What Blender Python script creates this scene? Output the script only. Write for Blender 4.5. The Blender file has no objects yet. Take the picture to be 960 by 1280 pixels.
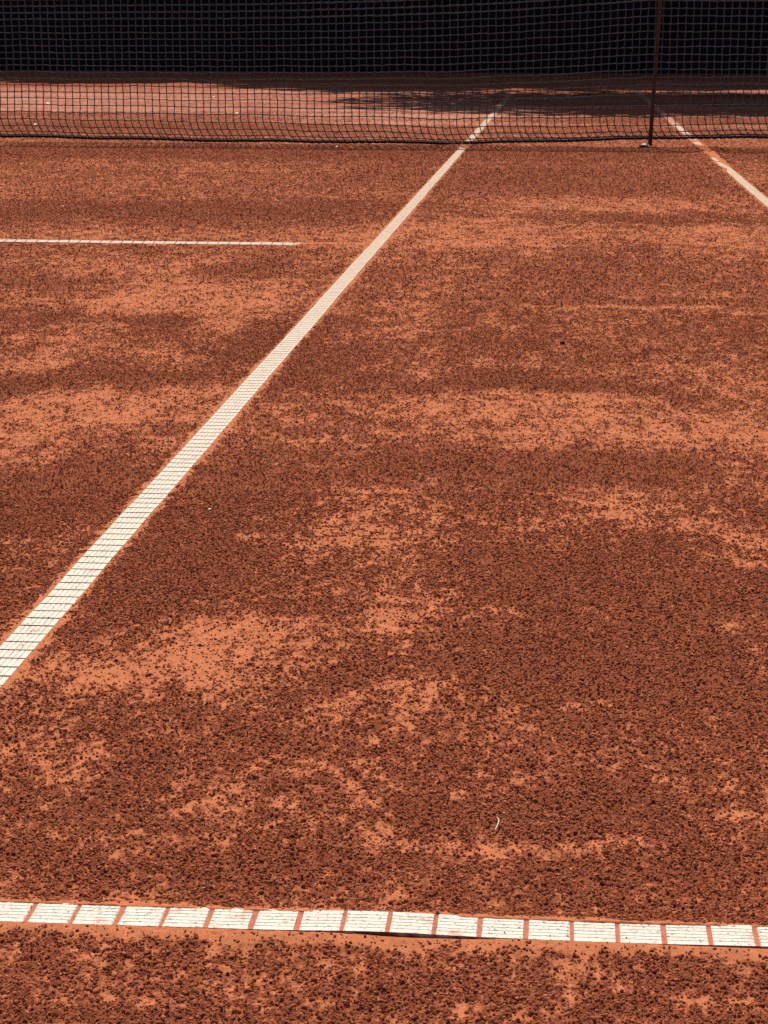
import bpy, math, random
import numpy as np
from mathutils import Matrix, Vector
RNG = np.random.default_rng(11)
random.seed(11)
scene = bpy.context.scene
COL = scene.collection
R = math.radians

# ------------------------------------------------------------------ camera (tele lens held 65 cm above the clay behind the baseline)
FPX, PIT, ROL, YAW = 2835.9, 0.2088014, 0.0039691, 0.0776331
CAM = np.array([0.554196, -1.556460, 0.651313])
FW = np.array([-math.sin(YAW)*math.cos(PIT), math.cos(YAW)*math.cos(PIT), -math.sin(PIT)])
R0 = np.array([math.cos(YAW), math.sin(YAW), 0.0]); U0 = np.cross(R0, FW)
RT = R0*math.cos(ROL) + U0*math.sin(ROL); UP = -R0*math.sin(ROL) + U0*math.cos(ROL)
cd = bpy.data.cameras.new('camera'); cam = bpy.data.objects.new('camera', cd); COL.objects.link(cam)
cam.matrix_world = Matrix(((RT[0], UP[0], -FW[0], CAM[0]), (RT[1], UP[1], -FW[1], CAM[1]), (RT[2], UP[2], -FW[2], CAM[2]), (0, 0, 0, 1)))
cd.sensor_fit = 'VERTICAL'; cd.sensor_height = 24.0; cd.sensor_width = 18.0
cd.lens = FPX/1280*24.0; cd.clip_start = 0.05; cd.clip_end = 2000
cd.dof.use_dof = True; cd.dof.focus_distance = 2.6; cd.dof.aperture_fstop = cd.lens/0.6
scene.camera = cam

def spot(px, py, z=0.0035):
    """the point of the level z that a spot measured in the photograph stands for"""
    d = FW + ((px-480)/FPX)*RT - ((py-640)/FPX)*UP
    t = (z-CAM[2])/d[2]
    return CAM + d*t

# ------------------------------------------------------------------ helpers
def link(name, me, mats, parent=None):
    o = bpy.data.objects.new(name, me); COL.objects.link(o)
    for m in (mats if isinstance(mats, (list, tuple)) else [mats]): me.materials.append(m)
    if parent is not None: o.parent = parent
    return o
def tag(o, label=None, cat=None, group=None, kind=None):
    if label: o['label'] = label
    if cat: o['category'] = cat
    if group: o['group'] = group
    if kind: o['kind'] = kind
    return o
def empty(name, loc, rz=0.0):
    o = bpy.data.objects.new(name, None); COL.objects.link(o)
    o.location = loc; o.rotation_euler = (0, 0, rz); o.empty_display_size = .2
    return o
def mesh_np(name, V, F, k, smooth=False, mat_idx=None):
    me = bpy.data.meshes.new(name)
    V = np.ascontiguousarray(V, np.float32); F = np.ascontiguousarray(F, np.int32)
    me.vertices.add(len(V)); me.vertices.foreach_set('co', V.ravel())
    n = len(F); me.loops.add(n*k); me.loops.foreach_set('vertex_index', F.ravel())
    me.polygons.add(n); me.polygons.foreach_set('loop_start', np.arange(0, n*k, k, dtype=np.int32))
    me.polygons.foreach_set('loop_total', np.full(n, k, np.int32))
    me.polygons.foreach_set('use_smooth', np.full(n, bool(smooth)))
    if mat_idx is not None: me.polygons.foreach_set('material_index', np.ascontiguousarray(mat_idx, np.int32))
    me.update(calc_edges=True)
    return me
class MB:
    """collects quads and tubes, links them as one mesh"""
    def __init__(s): s.v = []; s.f = []; s.m = []
    def box(s, x0, x1, y0, y1, z0, z1, m=0, bev=0.0):
        n = len(s.v)
        if bev <= 0:
            s.v += [(x, y, z) for z in (z0, z1) for y in (y0, y1) for x in (x0, x1)]
            q = [(0, 2, 3, 1), (4, 5, 7, 6), (0, 1, 5, 4), (2, 6, 7, 3), (0, 4, 6, 2), (1, 3, 7, 5)]
            s.f += [tuple(n+i for i in f) for f in q]; s.m += [m]*6
        else:
            b = bev
            for (z, i) in ((z0, b), (z0+b, 0), (z1-b, 0), (z1, b)):
                s.v += [(x0+i, y0+i, z), (x1-i, y0+i, z), (x1-i, y1-i, z), (x0+i, y1-i, z)]
            s.f.append((n+3, n+2, n+1, n)); s.f.append((n+12, n+13, n+14, n+15)); s.m += [m, m]
            for L in range(3):
                for k in range(4):
                    a = n+4*L+k; c = n+4*L+(k+1) % 4
                    s.f.append((a, c, c+4, a+4)); s.m.append(m)
    def tube(s, pts, rad, sides=6, m=0, cap=True):
        pts = [Vector(p) for p in pts]; n0 = len(s.v)
        rads = rad if isinstance(rad, (list, tuple)) else [rad]*len(pts)
        for i, p in enumerate(pts):
            t = (pts[min(i+1, len(pts)-1)]-pts[max(i-1, 0)]).normalized()
            a = t.orthogonal().normalized() if abs(t.z) < .9 else t.cross(Vector((0, 1, 0))).normalized()
            if abs(t.z) < .9: a = t.cross(Vector((0, 0, 1))).normalized()
            b = t.cross(a)
            for k in range(sides):
                an = 2*math.pi*k/sides
                q = p + (a*math.cos(an)+b*math.sin(an))*rads[i]
                s.v.append(tuple(q))
        for i in range(len(pts)-1):
            for k in range(sides):
                a = n0+i*sides+k; c = n0+i*sides+(k+1) % sides
                s.f.append((a, c, c+sides, a+sides)); s.m.append(m)
        if cap:
            s.f.append(tuple(n0+k for k in reversed(range(sides)))); s.m.append(m)
            e = n0+(len(pts)-1)*sides
            s.f.append(tuple(e+k for k in range(sides))); s.m.append(m)
    def build(s, name, mats, parent=None, smooth=False):
        me = bpy.data.meshes.new(name); me.from_pydata(s.v, [], s.f); me.update()
        me.polygons.foreach_set('material_index', np.array(s.m, np.int32))
        if smooth: me.polygons.foreach_set('use_smooth', np.ones(len(s.f), bool))
        return link(name, me, mats, parent)

# ------------------------------------------------------------------ noise
def _h(ix, iy, seed):
    h = (ix.astype(np.int64)*374761393 + iy.astype(np.int64)*668265263 + seed*2147483647) & 0xffffffff
    h = ((h ^ (h >> 13))*1274126177) & 0xffffffff
    h = ((h ^ (h >> 16))*2246822519) & 0xffffffff
    return (h ^ (h >> 15)) & 0xffffffff
def gnoise(x, y, seed=0):
    """gradient noise, about -1..1"""
    x0 = np.floor(x); y0 = np.floor(y); fx = (x-x0).astype(np.float32); fy = (y-y0).astype(np.float32)
    x0 = x0.astype(np.int64); y0 = y0.astype(np.int64)
    u = fx*fx*fx*(fx*(fx*6-15)+10); v = fy*fy*fy*(fy*(fy*6-15)+10)
    def g(dx, dy):
        a = _h(x0+dx, y0+dy, seed).astype(np.float32)*np.float32(2*math.pi/4294967296.0)
        return np.cos(a)*(fx-dx)+np.sin(a)*(fy-dy)
    n0 = g(0, 0); n0 = n0+u*(g(1, 0)-n0)
    n1 = g(0, 1); n1 = n1+u*(g(1, 1)-n1)
    return (n0+v*(n1-n0))*1.5
def sstep(a, b, x):
    t = np.clip((x-a)/(b-a), 0, 1); return t*t*(3-2*t)

# ------------------------------------------------------------------ the clay: where it is packed pale dust and where loose dark crumb
# (u, v, ru, rv, strength): pale (+) and crumbly (-) patches, the far ones partly painted sun and shade, measured in the photograph, turned into patches of the court below
PATCH = [
 (255,370,110,28,.9),(60,400,110,25,.3),(200,400,42,9,-.9),(55,395,50,13,-.8),(195,467,55,11,-.8),(55,475,60,15,-.7),(335,425,50,22,-.9),
 (300,335,45,14,-.7),(55,352,55,7,-.6),(150,330,120,10,.3),(185,503,60,10,.6),(60,450,60,12,.5),(60,510,60,22,.5),(230,292,240,8,.45),
 (760,255,125,9,.95),(570,290,110,20,.7),(650,290,70,6,.4),(790,292,150,10,.35),(925,296,55,16,.7),(940,222,30,9,.7),(705,345,220,20,-.15),(800,270,120,6,-.4),
 (640,475,130,9,-.9),(630,503,140,15,.3),(860,462,110,14,.5),(500,400,50,30,.45),(530,455,60,14,.35),(430,370,60,25,-.2),(420,450,55,20,-.4),
 (150,420,210,120,.22),(135,520,110,20,.3),(465,632,42,24,1.2),(487,640,30,18,.9),(285,664,18,9,1.3),(410,685,60,9,.6),(300,780,160,26,.7),(190,832,150,16,.35),
 (75,610,90,40,-.8),(215,700,70,48,-.8),(300,595,75,22,-.5),(360,750,40,8,-.3),(30,560,40,14,.4),(110,570,50,10,.3),
 (720,520,260,34,.26),(900,540,80,20,.5),(740,582,95,13,-.9),(560,586,95,15,-.8),(510,625,40,22,.7),(745,640,60,20,.8),(915,668,60,10,.9),(920,700,34,10,.8),
 (632,748,36,3,1.0),(512,757,34,12,.7),(568,795,28,4,.8),(925,780,34,5,.8),(730,715,150,40,-.5),(700,820,180,40,-.55),(880,840,90,40,-.3),
 (240,826,170,22,.4),(50,940,58,26,.8),(425,885,62,26,.6),(320,1036,50,7,.6),(370,964,22,4,1.0),(240,1015,18,14,.6),(150,1045,40,7,.5),
 (505,872,40,26,1.1),(730,882,26,5,.8),(780,946,34,4,.7),(587,965,7,5,1.6),(945,1020,48,16,.8),(570,1075,110,13,.8),(720,1075,80,12,.6),(780,1108,30,10,.5),
 (505,1047,32,9,.6),(160,960,90,40,-.2),(300,920,100,30,-.4),(650,1000,110,30,-.5),(800,1010,90,30,-.4),(200,1095,160,14,-.5),(420,1100,80,20,-.3),
 (140,1222,34,8,.5),(300,1240,60,8,.3),(725,1226,70,10,.6),(860,1236,60,8,.4),(420,1255,300,10,-.3),(60,1255,90,14,-.3),
 (140,124,240,9,.9),(520,144,130,11,.9),(420,116,160,4,.5),(60,104,90,2.5,-.6),(880,113,90,3,.4),(250,160,300,10,-.2),(800,158,200,9,-.1),  # far dusty bands, sunlit strips and a shadow line painted into the tone
 (480,190,640,5,-.35),(330,196,330,4,-.2),(760,374,220,2.4,-.8),(850,385,110,2,.7),(690,383,60,2,.6),(650,294,120,2,.5),(640,288,90,1.6,-.6),(210,205,120,4,.45),(330,212,90,3,.4),(80,232,120,4,.3),(400,240,60,5,.2),(700,225,220,14,-.45),(120,262,180,10,-.45),(330,262,120,9,-.3),(200,192,240,4,-.3),
]
PW = []
for (px, py, rx, ry, s) in PATCH:
    c = spot(px, py); Z = float((c-CAM)@FW)
    d = spot(px, py-ry*.5)-spot(px, py+ry*.5)
    PW.append((c[0], c[1], rx*Z/FPX, float(np.hypot(d[0], d[1])), s))
NETY = 11.885
W = 0.040                                                      # width of the line tapes
def lines_near(x, y):
    """distance (m) outside the tape edge, for every tape; negative inside"""
    out = []
    out.append(np.maximum(np.abs(y-.02)-.02, np.maximum(-9.6-x, x-1.37)))
    out.append(np.maximum(np.abs(x+.02)-.02, np.maximum(0-y, y-23.77)))
    out.append(np.maximum(np.abs(x-1.35)-.02, np.maximum(0-y, y-23.77)))
    out.append(np.maximum(np.abs(y-5.465)-.02, np.maximum(-8.23-x, x+.04)))
    return out
def dust(x, y):
    """0 = loose dark crumb, 1 = packed pale dust"""
    wx = x+.05*gnoise(x*5, y*3, 71); wy = y+.12*gnoise(x*5, y*3, 72)
    b = np.full(x.shape, -.17, np.float32)
    for (cx, cy, rx, ry, s) in PW:
        q = ((wx-cx)/rx)**2+((wy-cy)/ry)**2
        b = b+np.where(q < 9, s*(.56 if s > 0 else .85)*np.exp(-q*.75), 0).astype(np.float32)
    b = np.minimum(b, .15)-.035*(1-sstep(.25, 1.3, y))
    near = 1-sstep(.6, 3.0, y)
    n = .12*gnoise(x*2.3, y*1.1, 1)+.17*gnoise(x*7, y*3.5, 2)+(.30-.08*near)*gnoise(x*19, y*10, 3)+.35*gnoise(x*50, y*28, 4)+.40*gnoise(x*120, y*75, 5)+.30*gnoise(x*240, y*170, 6)
    far = sstep(12.5, 14.5, y)
    b = b+far*(-.04+.34*gnoise(x*.22, y*1.3, 74))
    n = n*(1-.5*far)
    ln = lines_near(x, y)
    side = np.minimum(np.minimum(ln[1], ln[2]), ln[3])
    wob = .006*gnoise(x*40, y*40, 9)+.004*gnoise(x*110, y*110, 10)
    b = b+.9*(1-sstep(.001, .013, side+wob))
    bl = ln[0]; b = b+1.0*(1-sstep(.002, np.where(y < 0, .024, .007), bl+wob))
    return np.clip(.5+1.5*(b+n), 0, 1).astype(np.float32)
BURY = [  # clay dragged over the tapes: x, y, rx, ry, height
 (-.120, 5.465, .200, .09, .0070), (-.02, 11.95, .12, .46, .0066), (1.35, 11.62, .12, .60, .0065), (1.35, 10.80, .04, .14, .006), (1.375, 10.6, .022, .9, .006), (1.325, 11.0, .028, .35, .006), (1.35, 10.30, .05, .07, .006), (1.33, 9.7, .02, .2, .005), (1.335, 12.6, .05, .22, .005), (1.35, 13.45, .05, .2, .004), (1.35, 19.5, .2, 4.4, .006), (-.02, 22.5, .2, 3.3, .006),
]
def height(x, y, d=None, step=None):
    """clay surface (m)"""
    if d is None: d = dust(x, y)
    rough = 1-d
    f = lambda lam: 1.0 if step is None else 1.0/(1.0+(step/(lam*1.2))**2)
    h = .0014*gnoise(x*1.7, y*1.3, 21)+.0012*gnoise(x*9, y*6, 22)
    h = h+(.0003+.0010*rough)*gnoise(x*45, y*45, 23)
    h = h+(.00022+.0012*rough)*gnoise(x*130, y*130, 24)
    h = h+(.00028+.0019*rough)*np.abs(gnoise(x*250+.4*gnoise(x*300, y*300, 27), y*250, 25))
    h = h+(.00022+.0012*rough)*np.abs(gnoise(x*470, y*470, 26))-(.0002+.0005*rough)
    h = h-.0004*d
    ln = lines_near(x, y)
    m = np.minimum(np.minimum(ln[0], ln[1]), np.minimum(ln[2], ln[3]))
    k = 1-sstep(.0, .03, m)
    cap = -.0006+np.where(ln[0] < .03, -.0004, .0006)
    h = h*(1-k)+np.minimum(h*.35, cap)*k
    h = np.where(m < .001, np.minimum(h, -.0002), h)
    # clay banked against the tapes, a little ragged along their edges; two gaps under the front of the baseline tape
    rag = .0007*gnoise(x*60, y*60, 33)+.0006*gnoise(x*190, y*190, 34)
    front = (1-sstep(.0, .035, -y))*(y < .0012)
    gap = np.exp(-((x-.47)/.050)**4)*.8+sstep(.60, .66, x)*(1-sstep(.78, .84, x))
    bank = (.0040+.6*rag)*(1-gap)+np.where(x < .56, .0022, .0032)*gap
    inx = (x < 1.372).astype(np.float32)
    h = np.where((y > -.04) & (y < .0012), h*(1-front)+bank*front*inx, h)
    back = (y > .0376) & (y < .075)
    bk = (1-sstep(.0, .03, y-.04))
    h = np.where(back, h*(1-bk)+(.0047+.9*rag)*bk*inx+h*bk*(1-inx), h)
    sd = np.minimum(ln[1], ln[2])
    kb = 1-sstep(.0, .02, sd)
    h = np.where((sd > -.0013) & (y > .05), h*(1-kb)+(.0028+.7*rag)*kb, h)
    kb = 1-sstep(.0, .03, ln[3])
    h = np.where((ln[3] > -.0012), h*(1-kb)+(.0017+1.0*rag)*kb, h)
    for i_, (bx, by, rx, ry, hh) in enumerate(BURY):
        if i_ == 0: hh = hh*(x < -.0415)
        q = ((x-bx)/rx)**2+((y-by)/ry)**2
        h = h+hh*(1-sstep(.45 if i_ else .15, 1.15 if i_ else 1.0, q+.25*gnoise(x*30, y*14, 31)+.12*gnoise(x*120, y*50, 32)))
    return h

# ------------------------------------------------------------------ materials
def mat(name):
    m = bpy.data.materials.new(name); m.use_nodes = True
    nt = m.node_tree; b = nt.nodes['Principled BSDF']
    return m, nt, b
def nd(nt, t, **kw):
    n = nt.nodes.new(t)
    for k, v in kw.items():
        if k in n.inputs.keys() if hasattr(n.inputs, 'keys') else False: n.inputs[k].default_value = v
        else: setattr(n, k, v)
    return n
def plain(name, col, rough=.6, var=.12, scale=40, spec=.3, metal=0.0, bump=0.0):
    m, nt, b = mat(name)
    tc = nd(nt, 'ShaderNodeTexCoord'); n = nd(nt, 'ShaderNodeTexNoise'); n.inputs['Scale'].default_value = scale; n.inputs['Detail'].default_value = 5
    nt.links.new(tc.outputs['Object'], n.inputs['Vector'])
    r = nd(nt, 'ShaderNodeValToRGB'); r.color_ramp.elements[0].position = .3; r.color_ramp.elements[1].position = .7
    r.color_ramp.elements[0].color = (*[c*(1-var) for c in col], 1); r.color_ramp.elements[1].color = (*[min(1, c*(1+var)) for c in col], 1)
    nt.links.new(n.outputs['Fac'], r.inputs['Fac']); nt.links.new(r.outputs['Color'], b.inputs['Base Color'])
    b.inputs['Roughness'].default_value = rough; b.inputs['Specular IOR Level'].default_value = spec; b.inputs['Metallic'].default_value = metal
    if bump:
        bp = nd(nt, 'ShaderNodeBump'); bp.inputs['Strength'].default_value = bump; bp.inputs['Distance'].default_value = .002
        nt.links.new(n.outputs['Fac'], bp.inputs['Height']); nt.links.new(bp.outputs['Normal'], b.inputs['Normal'])
    return m
CRUMB = (.295, .084, .040); DUST = (.51, .168, .076); FAR_DUST = (.50, .225, .155)
def clay_material():
    m, nt, b = mat('clay')
    L = nt.links.new
    at = nd(nt, 'ShaderNodeAttribute'); at.attribute_name = 'dust'
    geo = nd(nt, 'ShaderNodeNewGeometry')
    def noise(scale, detail=3, rough=.6):
        n = nd(nt, 'ShaderNodeTexNoise'); n.inputs['Scale'].default_value = scale; n.inputs['Detail'].default_value = detail; n.inputs['Roughness'].default_value = rough
        L(geo.outputs['Position'], n.inputs['Vector']); return n
    n1 = noise(260, 3); n2 = noise(14, 4)
    # ragged edge between dust and crumb at grain size
    a1 = nd(nt, 'ShaderNodeMath', operation='MULTIPLY_ADD'); L(n1.outputs['Fac'], a1.inputs[0]); a1.inputs[1].default_value = 1.1; a1.inputs[2].default_value = -.55
    a2 = nd(nt, 'ShaderNodeMath', operation='ADD'); L(at.outputs['Fac'], a2.inputs[0]); L(a1.outputs[0], a2.inputs[1])
    mr = nd(nt, 'ShaderNodeMapRange'); mr.inputs['From Min'].default_value = .10; mr.inputs['From Max'].default_value = .85; L(a2.outputs[0], mr.inputs['Value'])
    # the dust in the far half of the court is paler and pinker
    sp = nd(nt, 'ShaderNodeSeparateXYZ'); L(geo.outputs['Position'], sp.inputs[0])
    fy = nd(nt, 'ShaderNodeMapRange'); fy.inputs['From Min'].default_value = 11.0; fy.inputs['From Max'].default_value = 16.5; L(sp.outputs['Y'], fy.inputs['Value'])
    mx0 = nd(nt, 'ShaderNodeMix', data_type='RGBA'); mx0.inputs[6].default_value = (*DUST, 1); mx0.inputs[7].default_value = (*FAR_DUST, 1); L(fy.outputs[0], mx0.inputs[0])
    mx = nd(nt, 'ShaderNodeMix', data_type='RGBA'); mx.inputs[6].default_value = (*CRUMB, 1); L(mx0.outputs[2], mx.inputs[7]); L(mr.outputs[0], mx.inputs[0])
    hs = nd(nt, 'ShaderNodeMapRange'); hs.inputs['To Min'].default_value = .78; hs.inputs['To Max'].default_value = 1.2; L(n2.outputs['Fac'], hs.inputs['Value'])
    n4 = noise(700, 2, .7); n5 = noise(75, 5, .7)
    h4 = nd(nt, 'ShaderNodeMapRange'); h4.inputs['From Min'].default_value = .3; h4.inputs['From Max'].default_value = .7; h4.inputs['To Min'].default_value = .72; h4.inputs['To Max'].default_value = 1.22; L(n4.outputs['Fac'], h4.inputs['Value'])
    h5 = nd(nt, 'ShaderNodeMapRange'); h5.inputs['From Min'].default_value = .3; h5.inputs['From Max'].default_value = .7; h5.inputs['To Min'].default_value = .80; h5.inputs['To Max'].default_value = 1.16; L(n5.outputs['Fac'], h5.inputs['Value'])
    m4 = nd(nt, 'ShaderNodeMath', operation='MULTIPLY'); L(h4.outputs[0], m4.inputs[0]); L(h5.outputs[0], m4.inputs[1])
    m5 = nd(nt, 'ShaderNodeMath', operation='MULTIPLY'); L(m4.outputs[0], m5.inputs[0]); L(hs.outputs[0], m5.inputs[1]); hs = m5
    vm = nd(nt, 'ShaderNodeVectorMath', operation='SCALE'); L(mx.outputs[2], vm.inputs[0]); L(hs.outputs[0], vm.inputs['Scale'])
    L(vm.outputs[0], b.inputs['Base Color'])
    b.inputs['Roughness'].default_value = .95; b.inputs['Specular IOR Level'].default_value = .03
    n3 = noise(420, 3, .65)
    bs = nd(nt, 'ShaderNodeMapRange'); bs.inputs['From Min'].default_value = 0; bs.inputs['From Max'].default_value = 1; bs.inputs['To Min'].default_value = .9; bs.inputs['To Max'].default_value = .25; L(at.outputs['Fac'], bs.inputs['Value'])
    bp = nd(nt, 'ShaderNodeBump'); bp.inputs['Distance'].default_value = .0022; L(bs.outputs[0], bp.inputs['Strength']); L(n3.outputs['Fac'], bp.inputs['Height'])
    L(bp.outputs['Normal'], b.inputs['Normal'])
    return m
def crumb_material():
    m, nt, b = mat('crumb'); L = nt.links.new
    at = nd(nt, 'ShaderNodeAttribute'); at.attribute_name = 'tone'
    r = nd(nt, 'ShaderNodeValToRGB')
    e = r.color_ramp.elements; e[0].position = 0; e[0].color = (.145, .038, .018, 1); e[1].position = 1; e[1].color = (.57, .186, .090, 1)
    k = e.new(.55); k.color = (.335, .096, .045, 1)
    L(at.outputs['Fac'], r.inputs['Fac']); L(r.outputs['Color'], b.inputs['Base Color'])
    b.inputs['Roughness'].default_value = .95; b.inputs['Specular IOR Level'].default_value = .03
    return m
def tape_material():
    m, nt, b = mat('tape_plastic'); L = nt.links.new
    geo = nd(nt, 'ShaderNodeNewGeometry')
    def noise(scale, detail=4, rough=.6):
        n = nd(nt, 'ShaderNodeTexNoise'); n.inputs['Scale'].default_value = scale; n.inputs['Detail'].default_value = detail; n.inputs['Roughness'].default_value = rough
        L(geo.outputs['Position'], n.inputs['Vector']); return n
    # specks of clay stuck to the plastic, a thin film of dust that gets thicker towards the net
    n1 = noise(330, 4, .7); s1 = nd(nt, 'ShaderNodeMapRange'); s1.inputs['From Min'].default_value = .55; s1.inputs['From Max'].default_value = .65; L(n1.outputs['Fac'], s1.inputs['Value'])
    n2 = noise(85, 6, .75); film = nd(nt, 'ShaderNodeMapRange'); film.inputs['From Min'].default_value = .3; film.inputs['From Max'].default_value = .8; film.inputs['To Min'].default_value = .02; film.inputs['To Max'].default_value = .36; L(n2.outputs['Fac'], film.inputs['Value'])
    sp = nd(nt, 'ShaderNodeSeparateXYZ'); L(geo.outputs['Position'], sp.inputs[0])
    fy = nd(nt, 'ShaderNodeMapRange'); fy.inputs['From Min'].default_value = .2; fy.inputs['From Max'].default_value = 6.0; fy.inputs['To Max'].default_value = .48; L(sp.outputs['Y'], fy.inputs['Value'])
    ad = nd(nt, 'ShaderNodeMath', operation='ADD'); L(film.outputs[0], ad.inputs[0]); L(fy.outputs[0], ad.inputs[1])
    a0 = nd(nt, 'ShaderNodeMix', data_type='RGBA'); a0.inputs[6].default_value = (.78, .73, .63, 1); a0.inputs[7].default_value = (.62, .37, .19, 1); L(ad.outputs[0], a0.inputs[0])
    a1 = nd(nt, 'ShaderNodeMix', data_type='RGBA'); L(a0.outputs[2], a1.inputs[6]); a1.inputs[7].default_value = (.22, .080, .045, 1); L(s1.outputs[0], a1.inputs[0])
    n6 = noise(38, 7, .72); s6 = nd(nt, 'ShaderNodeMapRange'); s6.inputs['From Min'].default_value = .55; s6.inputs['From Max'].default_value = .70; s6.inputs['To Max'].default_value = .75; L(n6.outputs['Fac'], s6.inputs['Value'])
    a2 = nd(nt, 'ShaderNodeMix', data_type='RGBA'); L(a1.outputs[2], a2.inputs[6]); a2.inputs[7].default_value = (.46, .19, .095, 1); L(s6.outputs[0], a2.inputs[0]); a1 = a2
    L(a1.outputs[2], b.inputs['Base Color']); b.inputs['Roughness'].default_value = .55; b.inputs['Specular IOR Level'].default_value = .3
    return m
M_CLAY = clay_material(); M_CRUMB = crumb_material(); M_TAPE = tape_material()
M_FILL = plain('slot_clay', (.44, .152, .088), .95, .3, 300, .1)
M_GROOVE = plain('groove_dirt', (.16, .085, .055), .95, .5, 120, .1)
M_SLOT = plain('slot_dirt_shade', (.20, .085, .05), .95, .5, 120, .1)  # dirt tone that also paints shade on slot walls and tape sides
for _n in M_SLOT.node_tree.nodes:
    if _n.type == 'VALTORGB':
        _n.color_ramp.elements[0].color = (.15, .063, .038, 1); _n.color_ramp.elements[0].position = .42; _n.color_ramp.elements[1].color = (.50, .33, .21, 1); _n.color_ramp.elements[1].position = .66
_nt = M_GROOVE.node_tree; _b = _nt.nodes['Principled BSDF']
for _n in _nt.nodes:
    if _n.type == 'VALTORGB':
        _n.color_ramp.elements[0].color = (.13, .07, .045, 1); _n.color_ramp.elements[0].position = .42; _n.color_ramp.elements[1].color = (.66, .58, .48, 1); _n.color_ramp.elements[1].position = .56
M_NET = plain('net_thread', (.078, .081, .090), .6, .2, 30, .3)
M_CORD = plain('bottom_cord', (.016, .016, .018), .7, .25, 40, .2)
M_BAND = plain('net_band', (.78, .77, .73), .7, .06, 20)
M_STICK = plain('weathered_stick', (.058, .032, .021), .55, .35, 25, .35)
M_PLATE = plain('pale_plastic', (.40, .33, .27), .6, .2, 60)
M_SCREEN = plain('screen_fabric', (.0080, .0112, .0190), .85, .25, 3, .15)
M_HEM = plain('screen_hem', (.016, .017, .021), .8, .2, 3, .15)
M_STEEL = plain('dark_steel', (.022, .024, .028), .5, .2, 12, .4)
M_CHIP = plain('white_chip', (.78, .76, .72), .5, .08, 90)
M_STRAW = plain('dry_straw', (.72, .58, .40), .6, .15, 200)
M_PEBBLE = plain('black_stone', (.012, .011, .012), .6, .2, 200)
M_BARK = plain('bark', (.11, .075, .05), .9, .35, 6, .2, 0, .6)
M_LEAF = plain('leaf', (.055, .085, .025), .6, .4, 1.5, .3)

# ------------------------------------------------------------------ clay court: one sheet, finest where it is near
def rdist(py):
    p = spot(480, py); return float(np.hypot(p[0]-CAM[0], p[1]-CAM[1]))
pys = np.concatenate([np.arange(1345.0, 760.0, -.5), np.arange(760.0, 90.0, -1.0)])
rr = [0.02, .3, .6, .9, 1.05] + [rdist(v) for v in pys] + [37, 39, 42, 48, 60, 90, 160, 300, 600]
rr = np.array(sorted(set(rr)))
step1 = 1.05/FPX
ths = list(np.arange(0, 560*step1, step1)); s = step1
while ths[-1] < R(40): s = min(s*1.012, R(.3)); ths.append(ths[-1]+s)
while ths[-1] < R(179): s = min(s*1.1, R(6)); ths.append(ths[-1]+s)
ths[-1] = R(180)
ths = np.array(ths); ths = np.concatenate([-ths[:0:-1], ths])
azim = YAW
A, B = np.meshgrid(ths, rr)                                         # rows of r
gx = (CAM[0]-np.sin(azim-A)*B).astype(np.float64); gy = (CAM[1]+np.cos(azim-A)*B).astype(np.float64)
gx = gx.ravel(); gy = gy.ravel()
gd = dust(gx, gy)
gd = np.where(gy > 36.4, .3, gd).astype(np.float32)
gz = height(gx, gy, gd)
nr, nc = len(rr), len(ths)
idx = np.arange(nr*nc, dtype=np.int32).reshape(nr, nc)
F = np.stack([idx[:-1, :-1], idx[:-1, 1:], idx[1:, 1:], idx[1:, :-1]], -1).reshape(-1, 4)
F = F[:, ::-1]
me = mesh_np('clay_court', np.stack([gx, gy, gz], 1), F, 4, True)
a = me.attributes.new('dust', 'FLOAT', 'POINT'); a.data.foreach_set('value', gd)
tag(link('clay_court', me, M_CLAY), kind='structure')
print('court verts', nr*nc)
del A, B, gx, gy, gz, gd, F, idx

# ------------------------------------------------------------------ loose grit on the clay
def icosa():
    t = (1+5**.5)/2
    v = np.array([(-1, t, 0), (1, t, 0), (-1, -t, 0), (1, -t, 0), (0, -1, t), (0, 1, t), (0, -1, -t), (0, 1, -t), (t, 0, -1), (t, 0, 1), (-t, 0, -1), (-t, 0, 1)], float)
    v /= np.linalg.norm(v[0])
    f = np.array([(0, 11, 5), (0, 5, 1), (0, 1, 7), (0, 7, 10), (0, 10, 11), (1, 5, 9), (5, 11, 4), (11, 10, 2), (10, 7, 6), (7, 1, 8), (3, 9, 4), (3, 4, 2), (3, 2, 6), (3, 6, 8), (3, 8, 9), (4, 9, 5), (2, 4, 11), (6, 2, 10), (8, 6, 7), (9, 8, 1)])
    return v, f
OV = np.array([(1, 0, 0), (0, 1, 0), (-1, 0, 0), (0, -1, 0), (0, 0, 1)], float)
OF = np.array([(0, 1, 4), (1, 2, 4), (2, 3, 4), (3, 0, 4)])
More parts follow.
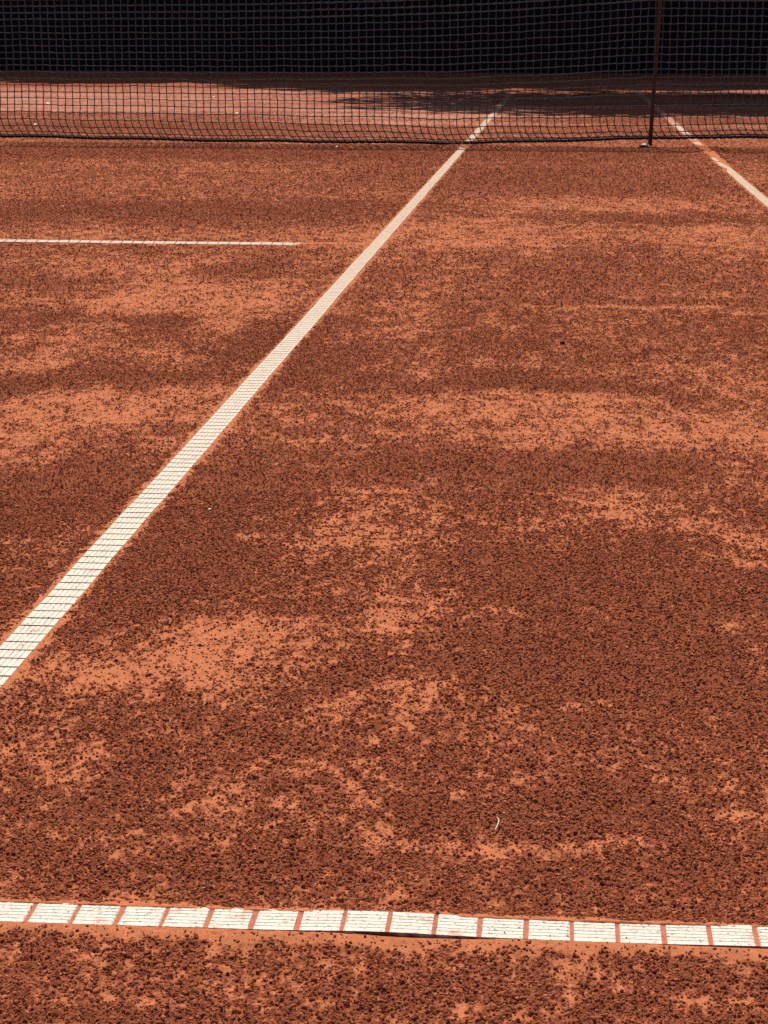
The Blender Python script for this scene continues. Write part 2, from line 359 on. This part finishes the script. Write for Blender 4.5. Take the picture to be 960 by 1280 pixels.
def grit_band(r0, r1, half, per_m2, base_r, spread, tmpl, smooth_keep, flat=.78, inner=0.0):
    V0, F0 = tmpl
    area = (half-inner)*(r1*r1-r0*r0); n = int(area*per_m2)
    th = RNG.uniform(inner, half, n)*np.where(RNG.uniform(0, 1, n) < .5, -1, 1); r = np.sqrt(RNG.uniform(r0*r0, r1*r1, n))
    x = CAM[0]-np.sin(azim-th)*r; y = CAM[1]+np.cos(azim-th)*r
    d = dust(x, y)
    keep = RNG.uniform(0, 1, n) < ((1-d)*(1-smooth_keep)+smooth_keep)
    ln = lines_near(x, y); m = np.minimum(np.minimum(ln[0], ln[1]), np.minimum(ln[2], ln[3]))
    s0 = RNG.normal(0, .3, n)
    keep &= (m > .0015) | ((RNG.uniform(0, 1, n) < .11) & (r < 6) & (s0 < .1))
    x, y, d, m = x[keep], y[keep], d[keep], m[keep]; n = len(x)
    z = height(x, y, d); z = np.where(m < .001, np.maximum(z, np.where((y < .041) & (y > 0), .0042, .0030)), z)
    s = base_r*np.exp(np.clip(RNG.normal(0, spread, n), -1.2, .72))
    s = np.where(d > .6, s*.8, s); s = np.where(m < 0, s*.55, s)
    ang = RNG.uniform(0, 2*math.pi, n); asp = RNG.uniform(.75, 1.35, n); hz = s*RNG.uniform(flat-.22, flat+.22, n)
    jit = 1+RNG.uniform(-.42, .42, (n, len(V0), 3))
    P = V0[None]*jit
    X = P[:, :, 0]*s[:, None]*asp[:, None]; Y = P[:, :, 1]*s[:, None]; Zc = P[:, :, 2]*hz[:, None]
    ca, sa = np.cos(ang)[:, None], np.sin(ang)[:, None]
    out = np.stack([X*ca-Y*sa+x[:, None], X*sa+Y*ca+y[:, None], Zc+(z+hz*(.50 if len(V0) > 5 else .05))[:, None]], 2)
    Fo = (F0[None]+(np.arange(n)*len(V0))[:, None, None])
    tone = np.clip(np.where(RNG.uniform(0, 1, n) < .16, RNG.normal(.88, .12, n), RNG.normal(.43, .22, n)), 0, 1)
    return out.reshape(-1, 3), Fo.reshape(-1, 3), np.repeat(tone, len(V0)).astype(np.float32)
ic = icosa(); HF = R(16)
bands = [grit_band(1.10, 2.0, R(20), 235000, .00076, .50, ic, .18, .78),
         grit_band(1.10, 2.2, R(20), 3500, .00140, .25, ic, .03, .7),
         grit_band(2.0, 3.2, R(17), 170000, .00085, .50, ic, .18, .80),
         grit_band(3.2, 5.5, HF, 88000, .00118, .42, (OV, OF), .18, 1.0),
         grit_band(5.5, 9.0, HF, 26000, .0016, .42, (OV, OF), .18, 1.05),
         grit_band(.8, 2.0, R(48), 190000, .00105, .42, (OV, OF), .18, .95, R(20)),
         grit_band(2.0, 3.2, R(36), 130000, .00112, .42, (OV, OF), .18, .95, R(17)),
         grit_band(3.2, 5.5, R(27), 80000, .0012, .42, (OV, OF), .18, 1.0, HF),
         grit_band(5.5, 9.0, R(22), 24000, .0016, .42, (OV, OF), .18, 1.05, HF),
         grit_band(9.0, 13.3, R(20), 8500, .0025, .36, (OV, OF), .2, .95, HF),
         grit_band(9.0, 13.3, HF, 8500, .0025, .36, (OV, OF), .2, .95),
         grit_band(13.3, 19.0, R(13), 2600, .0034, .3, (OV, OF), .06, .8)]
VV, FF, TT, off = [], [], [], 0
for v, f, t in bands:
    VV.append(v); FF.append(f+off); TT.append(t); off += len(v)
me = mesh_np('clay_grit', np.concatenate(VV), np.concatenate(FF), 3, False)
a = me.attributes.new('tone', 'FLOAT', 'POINT'); a.data.foreach_set('value', np.concatenate(TT))
g = link('clay_grit', me, M_CRUMB); tag(g, kind='stuff', label='loose dark red brick grit strewn over the clay court', cat='grit')
print('grit tris', len(me.polygons))
del VV, FF, TT, bands

# ------------------------------------------------------------------ ribbed plastic line tapes
def tape(name, p0, p1, label, top, slot_depth, slot_w=.0044, full=False, pitch=.0337, phase=0.0, lift=None, tilt=0.0):
    """one strip 40 mm wide with long ribs and a slot every 34 mm; p0 is the start of the side the slots stay clear of"""
    p0 = np.array(p0, float); p1 = np.array(p1, float); Ln = np.linalg.norm(p1-p0); ax = (p1-p0)/Ln; ay = np.array([-ax[1], ax[0]])
    gr = [.0078, .0139, .0200, .0261, .0322]; gw = .0011
    us = [(0, 'e')]; prof = []                                     # (u, dz, material of the strip that starts here)
    prof = [(0.0, -.9, 3), (0.0006, 0, 0)]  # side faces take the dark slot material as painted shade
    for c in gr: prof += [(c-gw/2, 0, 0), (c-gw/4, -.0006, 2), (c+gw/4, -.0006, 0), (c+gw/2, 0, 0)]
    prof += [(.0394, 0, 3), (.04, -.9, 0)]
    # slots only between u = .0035 and the far edge
    uu = np.array([q[0] for q in prof]); dz = np.array([q[1] for q in prof]); mm = np.array([q[2] for q in prof])
    dz = np.where(dz < -.5, -(top+.004), dz)
    xs = []; sl = []
    k = -1
    while True:
        c = phase+k*pitch; k += 1
        if c-slot_w/2 > Ln: break
        for q in (c-slot_w/2, c-slot_w/2+.0003, c+slot_w/2-.0003, c+slot_w/2):
            xs.append(q); sl.append(0)
        sl[-3] = sl[-2] = 1
        xs.append(c+pitch/2); sl.append(0)
    xs = np.array(xs); sl = np.array(sl); ok = (xs >= 0) & (xs <= Ln); xs = xs[ok]; sl = sl[ok]
    xs = np.concatenate([[0], xs, [Ln]]); sl = np.concatenate([[0], sl, [0]])
    j = RNG.normal(0, .00035, len(xs))
    nx, nu = len(xs), len(uu)
    zt = top+.0009*gnoise(xs*2.3, xs*0+.5, 55)+.0005*gnoise(xs*9, xs*0+.5, 56)
    if lift is not None: zt = zt+lift(xs)
    Z = zt[:, None]+dz[None, :]+tilt*uu[None, :]
    inner = (uu > .0030) & (uu < .0385)
    Z = np.where((sl[:, None] == 1) & inner[None, :], np.minimum(Z, zt[:, None]-slot_depth+tilt*uu[None, :]), Z)
    bow = .0012*gnoise(xs*1.1, xs*0+7.5, 57)+.0006*gnoise(xs*5, xs*0+7.5, 58)
    Uv = uu[None, :]+bow[:, None]
    Xv = (xs+j*(sl*0+1))[:, None]*np.ones((1, nu))
    V = p0[None, None, :2]+Xv[..., None]*ax[None, None, :]+Uv[..., None]*ay[None, None, :]
    V = np.concatenate([V, Z[..., None]], 2).reshape(-1, 3)
    idx = np.arange(nx*nu).reshape(nx, nu)
    F = np.stack([idx[:-1, :-1], idx[1:, :-1], idx[1:, 1:], idx[:-1, 1:]], -1)
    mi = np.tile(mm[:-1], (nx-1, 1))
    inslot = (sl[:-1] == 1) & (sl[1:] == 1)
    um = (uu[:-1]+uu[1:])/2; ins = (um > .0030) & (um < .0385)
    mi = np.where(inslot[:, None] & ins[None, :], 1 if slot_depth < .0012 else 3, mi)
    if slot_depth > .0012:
        wall = (sl[:-1] != sl[1:]); mi = np.where(wall[:, None] & ins[None, :], 3, mi)  # slot walls coloured dark to stand for their shade
    me = mesh_np(name, V, F.reshape(-1, 4), 4, False, mi.reshape(-1))
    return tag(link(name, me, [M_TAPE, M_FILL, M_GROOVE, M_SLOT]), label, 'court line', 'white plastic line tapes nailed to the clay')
tape('line_tape', (-9.6, 0), (1.37, 0), 'white ribbed baseline tape crossing the clay in the foreground, clay packed in its slots', .0042, .0008, phase=9.6+.167-.0337*300,
     lift=lambda s: .0014*np.exp(-((s-9.6-.42)/.06)**2)+.0009*sstep(.62, .72, s-9.6))
tape('line_tape', (0, .0405), (0, 23.77), 'long white sideline tape running diagonally from the lower left edge to under the net', .0032, .0030, slot_w=.0044)
tape('line_tape', (1.37, .0405), (1.37, 23.77), 'broken dusty sideline tape at the upper right, half buried in clay beside the stick', .0030, .0024)
tape('line_tape', (-8.23, 5.445), (-.0405, 5.445), 'thin white service line tape crossing the left side, its right end buried in clay', .0024, .0010, tilt=.10)

# ------------------------------------------------------------------ net
NX = np.array([-10.5, -4.1, -2.73, -1.61, -.5, -.12, .25, .53, .80, 1.03, 1.35, 1.74, 2.25])
NB = np.array([.035, .035, .033, .017, .014, .013, .024, .032, .043, .050, .057, .060, .055])
TX = np.array([-10.5, -9.5, -6.5, -4.1, -2.73, -1.24, -.5, .25, .70, 1.03, 1.4, 1.74, 2.3])
TZ = np.array([1.07, 1.04, .95, .914, .915, .935, .957, .995, 1.033, 1.060, 1.057, 1.055, 1.06])
MESHW = .0437; NROW = 22
net = empty('tennis_net', (-4.1, NETY, 0))
tag(net, 'dark knotted tennis net of square mesh stretched across the court', 'net')
xl, xr = -10.30, 2.10
ncol = int((xr-xl)/MESHW)
cx = xl+np.arange(ncol+1)*MESHW
def netpt(x, t):
    """t 0 bottom cord .. 1 under the white band"""
    zb = np.interp(x, NX, NB)+.002*np.sin(x*9.1)+.0016*gnoise(x*7, x*0+.5, 61); zt = np.interp(x, TX, TZ)-.055
    H = zt-zb
    # the lowest rows bunch up where the net is slack
    slack = np.clip((H-.862)/.1, 0, 1.3)
    q = t-.055*slack*np.sin(np.clip(t/.30, 0, 1)*math.pi)-.012*np.sin(np.clip(t/.2, 0, 1)*math.pi)
    z = zb+H*q
    z = z+.0035*gnoise(x*4, t*9, 62)*np.sin(np.clip(t, 0, 1)*math.pi)+.0030*gnoise(x*23, t*23, 63)*(t > .001)
    lowk = np.clip(1-t/.16, 0, 1)
    dx = .052*lowk**1.4-.010*t+.012*np.sin(x*1.9+1)*t*(1-t)*2+.0034*gnoise(x*22, t*24, 64)+.020*np.clip(t-.2, 0, 1)*sstep(-1, 1, x)
    dy = -.018*np.sin(np.clip(t/.22, 0, 1)*math.pi)+.010*gnoise(x*2, t*3, 65)*t*(1-t)*4
    return np.stack([x+dx, np.full_like(z, 0)+dy, z], -1)
ts = np.arange(NROW+1)/NROW
tf = np.linspace(0, 1, NROW*2+1)
VV, FF, off = [], [], 0
def thread(P, rad, sides=4):
    """P (n,3) -> tube arrays"""
    T = np.gradient(P, axis=0); T /= np.linalg.norm(T, axis=1, keepdims=True)
    ref = np.array([0, 1.0, 0]); a = np.cross(T, ref); a /= np.linalg.norm(a, axis=1, keepdims=True); b = np.cross(T, a)
    an = (np.arange(sides)+.5)*2*math.pi/sides
    Q = P[:, None]+(a[:, None]*np.cos(an)[None, :, None]+b[:, None]*np.sin(an)[None, :, None])*np.reshape(rad, (-1, 1, 1))
    n = len(P); i = np.arange(n*sides).reshape(n, sides)
    f = np.stack([i[:-1], np.roll(i, -1, 1)[:-1], np.roll(i, -1, 1)[1:], i[1:]], -1).reshape(-1, 4)
    return Q.reshape(-1, 3), f
for x in cx:
    P = netpt(np.full(len(tf), x), tf)
    v, f = thread(P, .0036); VV.append(v); FF.append(f+off); off += len(v)
    # knots
xf = np.linspace(xl, xr, ncol*3+1)
for j, t in enumerate(ts[1:-1], 1):
    P = netpt(xf, np.full(len(xf), t))
    P[:, 2] -= .0016*np.sin(((xf-xl)/MESHW % 1)*math.pi)            # each mesh sags a hair between its knots
    P[:, 1] -= .0012
    kn = 1+.45*(np.abs((xf-xl)/MESHW-np.round((xf-xl)/MESHW)) < .1)
    v, f = thread(P, .0037*kn); VV.append(v); FF.append(f+off); off += len(v)
    if t > .79:                                                      # the upper rows are double braided
        P2 = P.copy(); P2[:, 2] += .0042+.0022*gnoise(xf*23, xf*0+j, 66); P2[:, 1] += .001
        v, f = thread(P2, .0024*kn); VV.append(v); FF.append(f+off); off += len(v)
me = mesh_np('mesh', np.concatenate(VV)-np.array([-4.1, 0, 0]), np.concatenate(FF), 4, True)
link('net_mesh', me, M_NET, net)
xf = np.linspace(xl, xr, ncol*4+1)
P = netpt(xf, np.zeros(len(xf))); P[:, 2] += .0012*np.sin(xf*150)
v, f = thread(P, .0074+.0025*np.abs(np.sin(xf*math.pi/MESHW)), 6)
P2 = P.copy(); P2[:, 2] += .011+.003*gnoise(xf*9, xf*0, 67); P2[:, 1] += .004
v2, f2 = thread(P2, np.full(len(xf), .0032), 4)
me = mesh_np('bottom_cord', np.concatenate([v, v2])-np.array([-4.1, 0, 0]), np.concatenate([f, f2+len(v)]), 4, True)
link('bottom_cord', me, M_CORD, net)
b = MB(); xs = np.linspace(xl, xr, 60)
zt = np.interp(xs, TX, TZ)
for k, (yy) in enumerate((-.012, .012)):
    n = len(b.v)
    for i in range(60): b.v += [(xs[i]+4.1, yy, zt[i]-.06), (xs[i]+4.1, yy*.4, zt[i])]
    for i in range(59): b.f.append((n+2*i, n+2*i+2, n+2*i+3, n+2*i+1)); b.m.append(0)
b.tube([(xs[i]+4.1, 0, zt[i]) for i in range(60)], .006, 6, 0)
b.build('top_band', M_BAND, net)

# ------------------------------------------------------------------ singles stick in front of the net
base = spot(811, 181.3); sb = (base[0], NETY-.045, 0.004)
st = empty('net_stick', sb); tag(st, 'thin dark brown leaning stick that props the net up, on a small pale foot', 'net stick')
b = MB(); lean = .048
b.tube([(0, 0, .004), (lean*.25, .001, .27), (lean*.5, .002, .54), (lean*.75, .003, .80), (lean, .004, 1.085)], [.0120, .0118, .0114, .0112, .0112], 12, 0)
b.build('pole', M_STICK, st, True)
b = MB(); b.tube([(lean, .004, 1.0852), (lean+.0005, .004, 1.10)], .0125, 12); b.box(lean-.006, lean+.006, .012, .040, 1.045, 1.075, 0, .002)
b.build('hook_cap', M_STICK, st)
b = MB(); b.tube([(-.026, -.030, -.006), (-.024, -.026, .003), (-.016, -.018, .010)], [.040, .026, .014], 14); b.build('foot_plate', M_PLATE, st)

# net posts just outside the frame carry the net
for i, px in enumerate((-10.35, 2.30)):
    po = empty('net_post', (px, NETY, -.02))
    tag(po, 'dark round net post at the %s end of the net' % ('far left' if i == 0 else 'right'), 'net post', 'net posts')
    b = MB(); b.tube([(0, 0, 0), (0, 0, 1.07)], .038, 16); b.build('post', M_STEEL, po, True)
    b = MB(); b.tube([(0, 0, 1.0701), (0, 0, 1.09)], [.042, .030], 16); b.build('cap', M_STEEL, po)

# ------------------------------------------------------------------ windscreen fence behind the court
FY = 36.05
fe = empty('windscreen_fence', (0, FY, 0)); tag(fe, 'tall black windscreen fence closing the far end of the court', 'fence')
xs_p = [-19.3, -16.3, -13.3, -10.3, -7.3, -4.3, -1.28, 1.72, 4.72, 7.72, 10.72, 13.72]
for x in xs_p:
    b = MB(); b.tube([(x, .06, -.1), (x, .06, 3.6)], .030, 10); b.build('post', M_STEEL, fe, True)
b = MB()
for z in (.10, 1.8, 3.56): b.tube([(xs_p[0], .11, z), (xs_p[-1], .11, z)], .020, 8)
b.build('rail', M_STEEL, fe, True)
edges = [-19.3, -1.30, 13.72]
for k in range(2):
    x0, x1 = edges[k]+.0, edges[k+1]+.10*(k == 0)
    nx_, nz_ = 160, 24
    X = np.linspace(x0, x1, nx_); Zs = np.linspace(-.03, 3.5, nz_)
    XX, ZZ = np.meshgrid(X, Zs)
    YY = .018*gnoise(XX*.9, ZZ*.5, 81)+.010*gnoise(XX*3, ZZ*1.2, 82)-.012-.03*k*np.exp(-((XX-x0)/.3)**2)
    ZZ = ZZ+0
    idx = np.arange(nx_*nz_).reshape(nz_, nx_)
    Fq = np.stack([idx[:-1, :-1], idx[:-1, 1:], idx[1:, 1:], idx[1:, :-1]], -1).reshape(-1, 4)
    link('screen_panel', mesh_np('screen_panel', np.stack([XX.ravel(), YY.ravel(), ZZ.ravel()], 1), Fq, 4, True), M_SCREEN, fe)
    b = MB(); b.box(x0+.01, x0+.09, -.075, -.070, .0, 3.48, 0, .001); b.build('hem', M_HEM, fe)

# ------------------------------------------------------------------ trees behind the fence and beside the court (they shade the far half)
SUN_EL, SUN_X = 57.0, -.16                                       # sun behind the net, a little to the left
def tree(loc, h, crown, label, seed, n=2600, leaf=.34):
    rg = np.random.default_rng(seed)
    t = empty('shade_tree', loc); tag(t, label, 'tree', 'trees around the court')
    b = MB(); zc, rx, ry, rz = crown
    b.tube([(0, 0, -.2), (.05, .02, zc*.4), (-.04, .05, zc), (0, 0, zc+rz*.7)], [h*.024, h*.018, h*.012, h*.004], 10)
    for k in range(9):
        an = k*2.4; z0 = zc-rz*.55+k*rz*.12
        b.tube([(0, 0, z0), (math.cos(an)*rx*.4, math.sin(an)*ry*.4, z0+rz*.2), (math.cos(an)*rx*.8, math.sin(an)*ry*.8, z0+rz*.35)], [h*.008, h*.005, h*.002], 6)
    b.build('trunk', M_BARK, t, True)
    d = rg.normal(0, 1, (n, 3)); d /= np.linalg.norm(d, axis=1, keepdims=True)
    rad = rg.uniform(.25, 1, n)**.5
    bump = 1+.22*np.sin(d[:, 0]*5+seed)+.16*np.sin(d[:, 2]*7+d[:, 1]*4)
    P = d*(rad*bump)[:, None]*np.array([rx, ry, rz])+np.array([0, 0, zc])
    u = rg.normal(0, 1, (n, 3)); u /= np.linalg.norm(u, axis=1, keepdims=True); w = np.cross(u, rg.normal(0, 1, (n, 3))); w /= np.linalg.norm(w, axis=1, keepdims=True)
    L = leaf*rg.uniform(.6, 1.4, n)[:, None]
    V = np.stack([P-u*L, P+w*L*.55, P+u*L, P-w*L*.55], 1).reshape(-1, 3)
    link('crown', mesh_np('crown', V, np.arange(n*4).reshape(n, 4), 4), M_LEAF, t)
    return t
cot = 1/math.tan(R(SUN_EL)); SX = -SUN_X*cot; SYc = -math.sqrt(max(0, 1-SUN_X**2))*cot       # shadow offset per metre of height
def under(x, y, z): return (x-SX*z, y-SYc*z)
for i, (sx, sy, z, rx, ry, rz, lab) in enumerate([
        (5.1, 20.5, 6.2, 5.9, 3.4, 2.6, 'broad leafy tree beside the far right corner of the court'),
        (11.5, 21.0, 7.0, 5.0, 4.2, 3.0, 'rounder leafy tree farther out beside the court'),]):
    x, y = under(sx, sy, z); tree((x, y, 0), z+rz, (z, rx, ry, rz), lab, 5+i, [24000, 20000][i], .18)
labs = ['tall narrow tree behind the left end of the fence', 'tall dense tree behind the fence left of the middle', 'tallest tree behind the middle of the fence', 'tall full tree behind the fence right of the middle', 'tall tree behind the right part of the fence', 'slim tall tree behind the far right of the fence']
for i, (x, h, rx) in enumerate([(-10.5, 12.5, 3.4), (-5.6, 18.5, 3.6), (-1.2, 24.5, 3.8), (2.6, 24.0, 3.4), (6.2, 23.0, 3.4), (10.2, 23.0, 3.4)]):
    h *= .86; z = h*.55; tree((x-SX*h*.7, 38.6, 0), h, (z, rx, 2.2, h*.45), labs[i], 20+i, 7000, .42)

# ------------------------------------------------------------------ small things lying on the clay
def lump(n=14):
    v, f = icosa(); return v, f
def chip(px, py, size, label, flat=.35, group='white chips on the clay', m=None, name='chip', cat='chip', asp=1.5):
    p = spot(px, py); x, y = np.array([p[0]]), np.array([p[1]]); z = float(height(x, y)[0])
    v, f = icosa(); v = v*(1+RNG.uniform(-.22, .22, v.shape))*np.array([size*asp, size, size*flat])
    me = mesh_np(name, v, f, 3); o = link(name, me, m or M_CHIP)
    o.location = (p[0], p[1], z+size*flat*.55+.0012); o.rotation_euler = (RNG.uniform(-.35, .35), RNG.uniform(-.3, .3), RNG.uniform(0, 6.28))
    return tag(o, label, cat, group)
for (px, py, s, lab) in [
    (262, 636, .0018, 'tiny white chip on dark clay right of the long diagonal sideline'),
    (78, 257, .0050, 'white chip above the thin service line on the left'),
    (783, 399, .0036, 'small white chip alone on the open clay, right of the middle'),
    (951, 284, .0045, 'white chip at the right edge just below the broken sideline'),
    (421, 183, .0090, 'white chip just in front of the bottom cord of the net'),
    (60, 129, .0150, 'largest pale chip seen through the net at the far left'),
    (72, 138, .0110, 'pale chip just below the largest one, seen through the net at the far left'),
    (44, 155, .0100, 'pale chip low behind the net near the left edge'),
    (267, 121, .0130, 'pale chip farthest back, behind the net left of the middle'),
    (296, 141, .0110, 'pale chip behind the net, nearest below the farthest one'),
    (407, 152, .0080, 'dim pale chip behind the net right of the other pale chips'),
    (510, 750, .0014, 'tiny pale curl at the edge of a pale clay patch below the middle'),
    (630, 1012, .0009, 'tiny white flake just above the bent straw')]:
    chip(px, py, s, lab)
chip(703, 428, .0052, 'single black stone standing out on the open clay', .8, None, M_PEBBLE, 'pebble', 'pebble', 1.2)
# the bent straw
p0 = spot(618, 1038); p1 = spot(620.5, 1022.0)
b = MB(); pts = []
for i in range(9):
    t = i/8; q = p0+(p1-p0)*t
    pts.append((q[0]-p0[0]+.0027*math.sin(t*math.pi*.95), q[1]-p0[1], .0022+.0020*math.sin(t*math.pi)+.0012*t))
b.tube(pts, [.0004, .0005, .0006, .0006, .0006, .0006, .0005, .0004, .0003], 6)
o = b.build('dry_straw', M_STRAW, None, True); zz = float(height(np.array([p0[0]]), np.array([p0[1]]))[0])
o.location = (p0[0], p0[1], max(zz, 0)+.0006); tag(o, 'short bent piece of pale dry straw lying on the clay above the baseline', 'straw')

# ------------------------------------------------------------------ light
az = math.atan2(SUN_X, math.sqrt(1-SUN_X**2))                    # sun bearing from +Y, positive to +X
el = R(SUN_EL)
sd = Vector((math.sin(az)*math.cos(el), math.cos(az)*math.cos(el), math.sin(el)))
ld = bpy.data.lights.new('sun', 'SUN'); ld.energy = 4.3; ld.angle = R(.53); ld.color = (1, .94, .86)
lo = bpy.data.objects.new('sun', ld); COL.objects.link(lo); lo.rotation_euler = (-sd).to_track_quat('-Z', 'Y').to_euler(); lo.location = (0, 0, 30)
w = bpy.data.worlds.new('World'); scene.world = w; w.use_nodes = True
nt = w.node_tree; bg = nt.nodes['Background']
sky = nt.nodes.new('ShaderNodeTexSky'); sky.sky_type = 'NISHITA'; sky.sun_disc = False; sky.sun_elevation = el; sky.sun_rotation = az
sky.air_density = 1.0; sky.dust_density = 1.5; sky.ozone_density = 1.0
nt.links.new(sky.outputs['Color'], bg.inputs['Color']); bg.inputs['Strength'].default_value = .055
scene.view_settings.view_transform = 'Standard'; scene.view_settings.look = 'None'
scene.view_settings.exposure = 0.27; scene.view_settings.gamma = 1; scene.view_settings.use_curve_mapping = False
scene.cycles.max_bounces = 5; scene.cycles.diffuse_bounces = 2; scene.cycles.use_denoising = False
